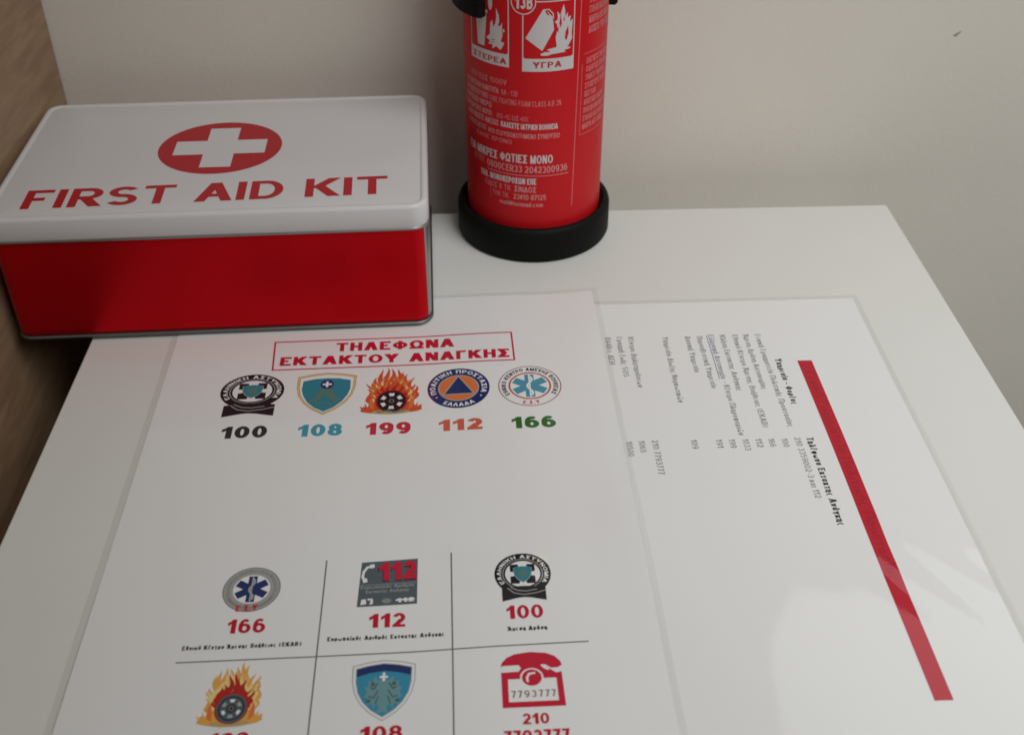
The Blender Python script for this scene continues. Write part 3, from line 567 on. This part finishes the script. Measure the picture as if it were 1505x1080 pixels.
p = Print(); p.text('FIRST AID KIT', -190.0, 10.2, -18.8, 13.6, 18.2, 'tin_ink', .20, .165, .11, .40, layer=0); p.build('lettering', lidz, lid)
p = Print(); p.ell(-105.2, 69.0, 31.2, 29.3, 'tin_ink', 0, 96)
p.build('cross_badge', lidz, lid, label='red round badge with white cross')
MAT['tin_w2'] = MAT['tin_white']
p = Print(); cx, cy, L1, L2, hw = -105.1, 68.9, 23.1, 22.1, 7.7; p.fill([(cx-hw, cy+L2), (cx+hw, cy+L2), (cx+hw, cy+hw), (cx+L1, cy+hw), (cx+L1, cy-hw), (cx+hw, cy-hw), (cx+hw, cy-L2), (cx-hw, cy-L2), (cx-hw, cy-hw), (cx-L1, cy-hw), (cx-L1, cy+hw), (cx-hw, cy+hw)], 'tin_w2', 4); p.build('white_cross', lidz, lid)
# ------------------------------------------------------------------ fire extinguisher
ER = .03715
ext = thing('fire_extinguisher', 'small red fire extinguisher standing in a black plastic base ring', 'fire extinguisher', (.0312, -.01518, 0))
prof = [(.030, .0045), (.0345, .0070), (.0364, .0115), (ER, .019), (ER, .215), (.0366, .224), (.0345, .233), (.030, .242), (.0235, .249), (.0165, .253), (.0150, .256), (.0150, .262)]
can = lathe('cylinder', prof, MAT['ext_red'], ext, 128)
lathe('base_ring', [(.0395, 0), (.0424, .0006), (.04305, .0022), (.0429, .0172), (.0423, .0190), (.0410, .0200), (.0396, .0201), (.0387, .0194), (.0383, .0180), (.0381, .0042), (.030, .0038)], MAT['plastic'], ext, 128)
lathe('neck_collar', [(.0152, .2622), (.0185, .2622), (.0185, .270), (.0160, .2715), (.0120, .272)], MAT['brass'], ext, 48)
v = lathe('valve', [(.011, .2722), (.0125, .273), (.0125, .296), (.010, .299)], MAT['plastic'], ext, 32)
g = sharp(loops('gauge', [[(r*math.cos(a), -y, .284+r*math.sin(a)) for a in [2*math.pi*i/32 for i in range(32)]] for r, y in ((.009, .0127), (.0115, .014), (.0115, .021), (.0095, .022))], MAT['steel'], v), 40)
def bar(name, pts, wx, th, m):
    rings = []
    for (x, z) in pts: rings.append([(x, -wx, z), (x, wx, z), (x, wx, z+th), (x, -wx, z+th)])
    return loops(name, rings, m, ext, smooth=False)
bar('carry_handle', [(.013, .287), (-.02, .288), (-.07, .281), (-.085, .272)], .0085, .003, MAT['plastic'])
bar('squeeze_lever', [(.016, .300), (-.02, .305), (-.065, .312), (-.082, .309)], .008, .003, MAT['plastic'])
pin = loops('safety_pin', [[(x, .0012*math.cos(a), .2952+.0012*math.sin(a)) for a in [2*math.pi*i/12 for i in range(12)]] for x in (.012, .034)], MAT['steel'], ext)
# clip of the bracket: an open C round the back of the cylinder, its ends showing left and right
def clip_arc(a0, a1, r0, r1, z0, z1, n=48):
    rings = []
    for i in range(n+1):
        t = i/n; a = R(a0+(a1-a0)*t); s_, c_ = math.sin(a), -math.cos(a)
        e0 = min(1, min(t, 1-t)*n/1.0); ro = r1-(1-e0)*.0006; zl = z0+(1-e0)*.0002-.0052*t
        rings.append([(r0*s_, r0*c_, zl), ((ro-.0012)*s_, (ro-.0012)*c_, zl-.0002), (ro*s_, ro*c_, zl+.0012), (ro*s_, ro*c_, z1-.001), ((ro-.001)*s_, (ro-.001)*c_, z1), (r0*s_, r0*c_, z1)])
    return loops('bracket_clip', rings, MAT['plastic'], ext, smooth=False)
clip_arc(-44, -268, ER+.0003, ER+.0056, .1318, .1560)
box('bracket_plate', (-.014, ER+.0058, .110), (.014, ER+.0115, .190), MAT['plastic'], ext, .001)
def cyl(x, y, lift=0):
    a = x*.001/ER; r = ER+lift; return (r*math.sin(a), -r*math.cos(a), y*.001)
CUT = (1.5, None)
def ext_text(rows, name='lettering', m='ext_pink'):
    p = Print()
    for r in rows:
        t, x0, x1, y, h = r[:5]; p.text(t, x0, y, x1, y, h, r[5] if len(r) > 5 else m, *(r[6] if len(r) > 6 else (.2, .17)))
    return p.build(name, cyl, can, CUT)
# pictogram panels
def panel(x0, x1, yb, yc, yt, word, tx0, tx1, ty, th):
    p = Print(); k = 1.0
    p.line([(x0, yc), (x0, yt), (x1, yt), (x1, yc)], .55, 'ext_white', 0); p.fill([(x0-.27, yb), (x1+.27, yb), (x1+.27, yc), (x0-.27, yc)], 'ext_white', 1)
    for s_, xx in ((1, x0), (-1, x1)):
        p.fill([(xx, yc-.1), (xx+s_*1.5, yc-.1), (xx+s_*.45, yc+.45), (xx, yc+1.5)], 'ext_white', 1.4)
    p.text(word, tx0, ty, tx1, ty, th, 'ext_dkred', .22, .18, layer=2.4)
    return p
p = panel(-8.2, 17.6, 107.4, 114.0, 142.2, 'ΥΓΡΑ', -3.2, 11.2, 109.3, 3.1)
p.fill([(-6.9, 124.3), (1.5, 138.4), (3.6, 137.6), (6.2, 134.6), (7.0, 128.3), (1.4, 118.0)], 'ext_white', 1)
p.line([(1.6, 138.3), (4.4, 138.4), (6.4, 136.2), (6.6, 133.8)], .5, 'ext_white', 2); p.fill([(2.4, 137.4), (4.0, 135.4), (4.6, 135.8), (3.2, 137.8)], 'ext_red', 3)
fl = [(8.6, 119.2), (7.9, 124.5), (8.8, 128.2), (8.4, 131.2), (7.2, 131.8), (8.8, 133.4), (8.5, 137.2), (10.0, 135.2), (11.6, 140.4), (12.5, 137.0), (12.6, 134.2), (13.9, 136.2), (14.0, 133.6), (15.5, 134.3), (15.2, 131.2), (16.7, 132.6), (16.3, 126.0), (16.6, 123.0), (15.2, 120.6), (14.0, 118.8)]
p.fill([(x, y) for x, y in fl], 'ext_white', 1)
for q in ([(9.6, 131.0), (10.2, 136.0), (10.9, 131.2), (10.2, 128.8)], [(12.6, 123.2), (13.0, 127.0), (14.3, 129.6), (14.6, 125.8), (13.6, 122.4)], [(11.6, 132.4), (12.0, 135.0), (12.4, 132.0)], [(8.2, 128.4), (9.3, 130.0), (9.2, 126.6)]): p.fill(q, 'ext_red', 2)
p.fill([(.4, 116.4), (2.6, 117.4), (5.4, 117.2), (3.6, 118.6), (8.6, 119.6), (13.8, 118.9), (15.8, 118.8), (15.4, 118.0), (12.6, 117.7), (13.2, 116.6), (9.6, 116.4), (6.4, 116.2), (4.0, 115.5), (1.0, 115.6)], 'ext_white', 1.6)
p.build('pictogram', cyl, can, CUT, 'white pictogram of a tipped can and flames')
p = panel(-40.3, -15.5, 108.6, 115.1, 142.6, 'ΣΤΕΡΕΑ', -38.4, -16.6, 110.0, 2.9)
p.fill([(-35.9, 133.0), (-28.0, 133.0), (-29.8, 116.8), (-34.5, 116.8)], 'ext_white', 1); p.fill([(-36.5, 133.6), (-27.4, 133.6), (-27.4, 135.2), (-36.5, 135.2)], 'ext_white', 1)
fs = [(-28.4, 121.6), (-26.0, 123.6), (-25.6, 129.6), (-24.4, 131.0), (-24.0, 127.6), (-22.6, 129.6), (-22.0, 133.0), (-22.2, 137.4), (-20.6, 134.0), (-20.4, 131.0), (-21.2, 128.4), (-19.6, 129.0), (-18.7, 130.8), (-18.9, 127.2), (-18.6, 124.4), (-19.6, 121.2), (-17.7, 120.6), (-19.0, 118.0), (-19.9, 116.8), (-22.2, 118.4), (-24.6, 116.6), (-24.4, 118.8), (-26.9, 118.6), (-26.0, 120.4)]
p.fill(fs, 'ext_white', 1); p.line([(-25.4, 121.0), (-23.0, 121.6)], .35, 'ext_red', 2); p.line([(-25.6, 119.6), (-23.2, 120.4)], .3, 'ext_red', 2); p.ell(-18.0, 126.8, .5, .9, 'ext_white', 1, 10)
p.ell(-25.6, 139.6, 1.3, 4.0, 'ext_white', 1, 16)
p.build('pictogram', cyl, can, CUT, 'white pictogram of a bin and flames')
p = Print(); p.ell(-8.0, 142.0, 6.3, 6.3, 'ext_red', 3.5, 40); p.ell(-8.0, 142.0, 6.2, 6.2, 'ext_white', 4, 40, r0=.92); p.text('13B', -12.0, 138.6, -3.6, 138.6, 6.6, 'ext_white', .25, .2, layer=4.5); p.build('rating_badge', cyl, can, CUT, 'round white rating mark 13B')
F1, B1 = (.17, .15), (.24, .20)
ext_text([('ΤΑΣΗ ΕΩΣ 1000V', -43.5, -16.6, 99.0, 2.9, 'ext_faint', F1)])
ext_text([('ΚΑΤΑΣΒΕΣΤΙΚΗ ΙΚΑΝΟΤΗΤΑ:', -47.0, -20.9, 93.9, 2.9), ('8A - 13B', -19.6, -10.7, 93.9, 2.8, 'ext_faint', F1)])
ext_text([('ΚΑΤΑΣΒΕΣΤΙΚΟ ΥΛΙΚΟ:', -47.2, -27.4, 89.6, 2.9), ('FIRE FIGHTING FOAM CLASS A,B 3%', -26.2, 11.6, 89.0, 2.9, 'ext_faint', F1)])
ext_text([('ΠΕΡΙΕΧΕΙ ΝΕΡΟ', -47.9, -25.5, 85.3, 2.9)])
ext_text([('ΠΡΟΩΘΗΤΙΚΟ ΑΕΡΙΟ:', -47.6, -25.1, 80.8, 2.9), ('ΑΠΟ +5C ΕΩΣ +60C', -22.4, -4.9, 80.8, 2.6, 'ext_faint', F1)])
ext_text([('ΑΝΑΓΟΜΩΣΤΕ ΑΜΕΣΩΣ', -46.1, -21.4, 76.4, 3.0, 'ext_pink', B1), ('ΚΑΛΕΣΤΕ ΙΑΤΡΙΚΗ ΒΟΗΘΕΙΑ', -19.9, 10.0, 76.4, 3.0, 'ext_white', B1)])
ext_text([('ΕΤΗΣΙΟΣ ΕΛΕΓΧΟΣ', -45.0, -29.3, 71.8, 2.7), ('ΑΠΟ ΕΞΟΥΣΙΟΔΟΤΗΜΕΝΟ ΣΥΝΕΡΓΕΙΟ', -28.0, 11.3, 71.4, 2.6, 'ext_pink', F1)])
ext_text([('ΚΑΘΕ ΧΡΟΝΟ', -37.1, -13.8, 67.4, 2.5, 'ext_faint', F1)])
ext_text([('ΓΙΑ ΜΙΚΡΕΣ ΦΩΤΙΕΣ ΜΟΝΟ', -44.6, 7.8, 57.4, 4.7, 'ext_white', (.22, .15))])
ext_text([('ΑΡ.ΠΙΣΤ.', -40.0, -30.6, 52.8, 3.4, 'ext_faint', F1), ('0800CER33 2042300936', -29.2, 16.1, 51.9, 3.9, 'ext_pink', (.19, .13))])
ext_text([('ΤΗΛ. ΜΟΝΟΚΕΡΟΣΩΝ ΕΠΕ', -34.2, -0.8, 45.2, 3.4, 'ext_white', (.26, .18))])
ext_text([('ΟΔΟΣ 8 ΤΚ', -31.0, -14.5, 40.5, 3.2, 'ext_faint', F1), ('ΣΙΝΔΟΣ', -12.4, -0.8, 40.5, 3.3, 'ext_pink', F1)])
ext_text([('ΤΗΛ ΤΚ:', -25.6, -15.4, 36.0, 3.0, 'ext_faint', F1), ('23410 87125', -13.0, 4.5, 36.0, 3.1, 'ext_pink', F1)])
ext_text([('mail@hotmail.com', -21.0, 2.9, 31.9, 2.5, 'ext_pink', F1)])
p = Print(); p.line([(-29.0, 50.2), (16.9, 50.2)], .32, 'ext_pink', 1); p.line([(-26.8, 42.6), (-26.9, 33.4)], .3, 'ext_faint', 1); p.line([(21.5, 142), (20.3, 72), (19.6, 29.8)], .45, 'ext_faint', 1)
p.line([(23.4, 108), (23.2, 69.8)], .3, 'ext_faint', 1); p.line([(23.2, 69.8), (46, 69.8)], .3, 'ext_faint', 1.3); p.line([(24.4, 113.1), (47, 113.1)], .3, 'ext_faint', 1.3); p.build('rule_line', cyl, can, (1.5, 8))
rows = ['ΠΡΟΣΟΧΗ ΜΗΝ ΕΚΘΕΤΕΤΕ', 'ΣΤΟΝ ΗΛΙΟ ΚΑΙ ΣΕ ΘΕΡΜΟΤΗΤΑ', 'ΜΑΚΡΙΑ ΑΠΟ ΠΑΙΔΙΑ', 'ΔΟΧΕΙΟ ΥΠΟ ΠΙΕΣΗ', 'ΕΛΕΓΧΕΤΕ ΤΗΝ ΠΙΕΣΗ', 'ΟΔΗΓΙΕΣ ΧΡΗΣΗΣ', 'ΤΡΑΒΗΞΤΕ ΤΗΝ ΠΕΡΟΝΗ', 'ΣΤΟΧΕΥΣΤΕ ΤΗ ΒΑΣΗ', 'ΠΙΕΣΤΕ ΤΗ ΛΑΒΗ', 'ΑΠΟΣΤΑΣΗ 1 ΜΕΤΡΟ']
P1 = [(rows[i], 27.0, 47 + (i % 2)*2, 138.0-i*5.0, 3.7, 'ext_faint', (.24, .2)) for i in range(4)]
P1 += [(rows[i % 10], 26.4 - .18*(i-4), (47 if i % 3 else 44) - (12 if i == 8 else 0), 107.6-(i-4)*4.4, 3.1, 'ext_faint', (.24, .2)) for i in range(4, 13)]
ext_text(P1)
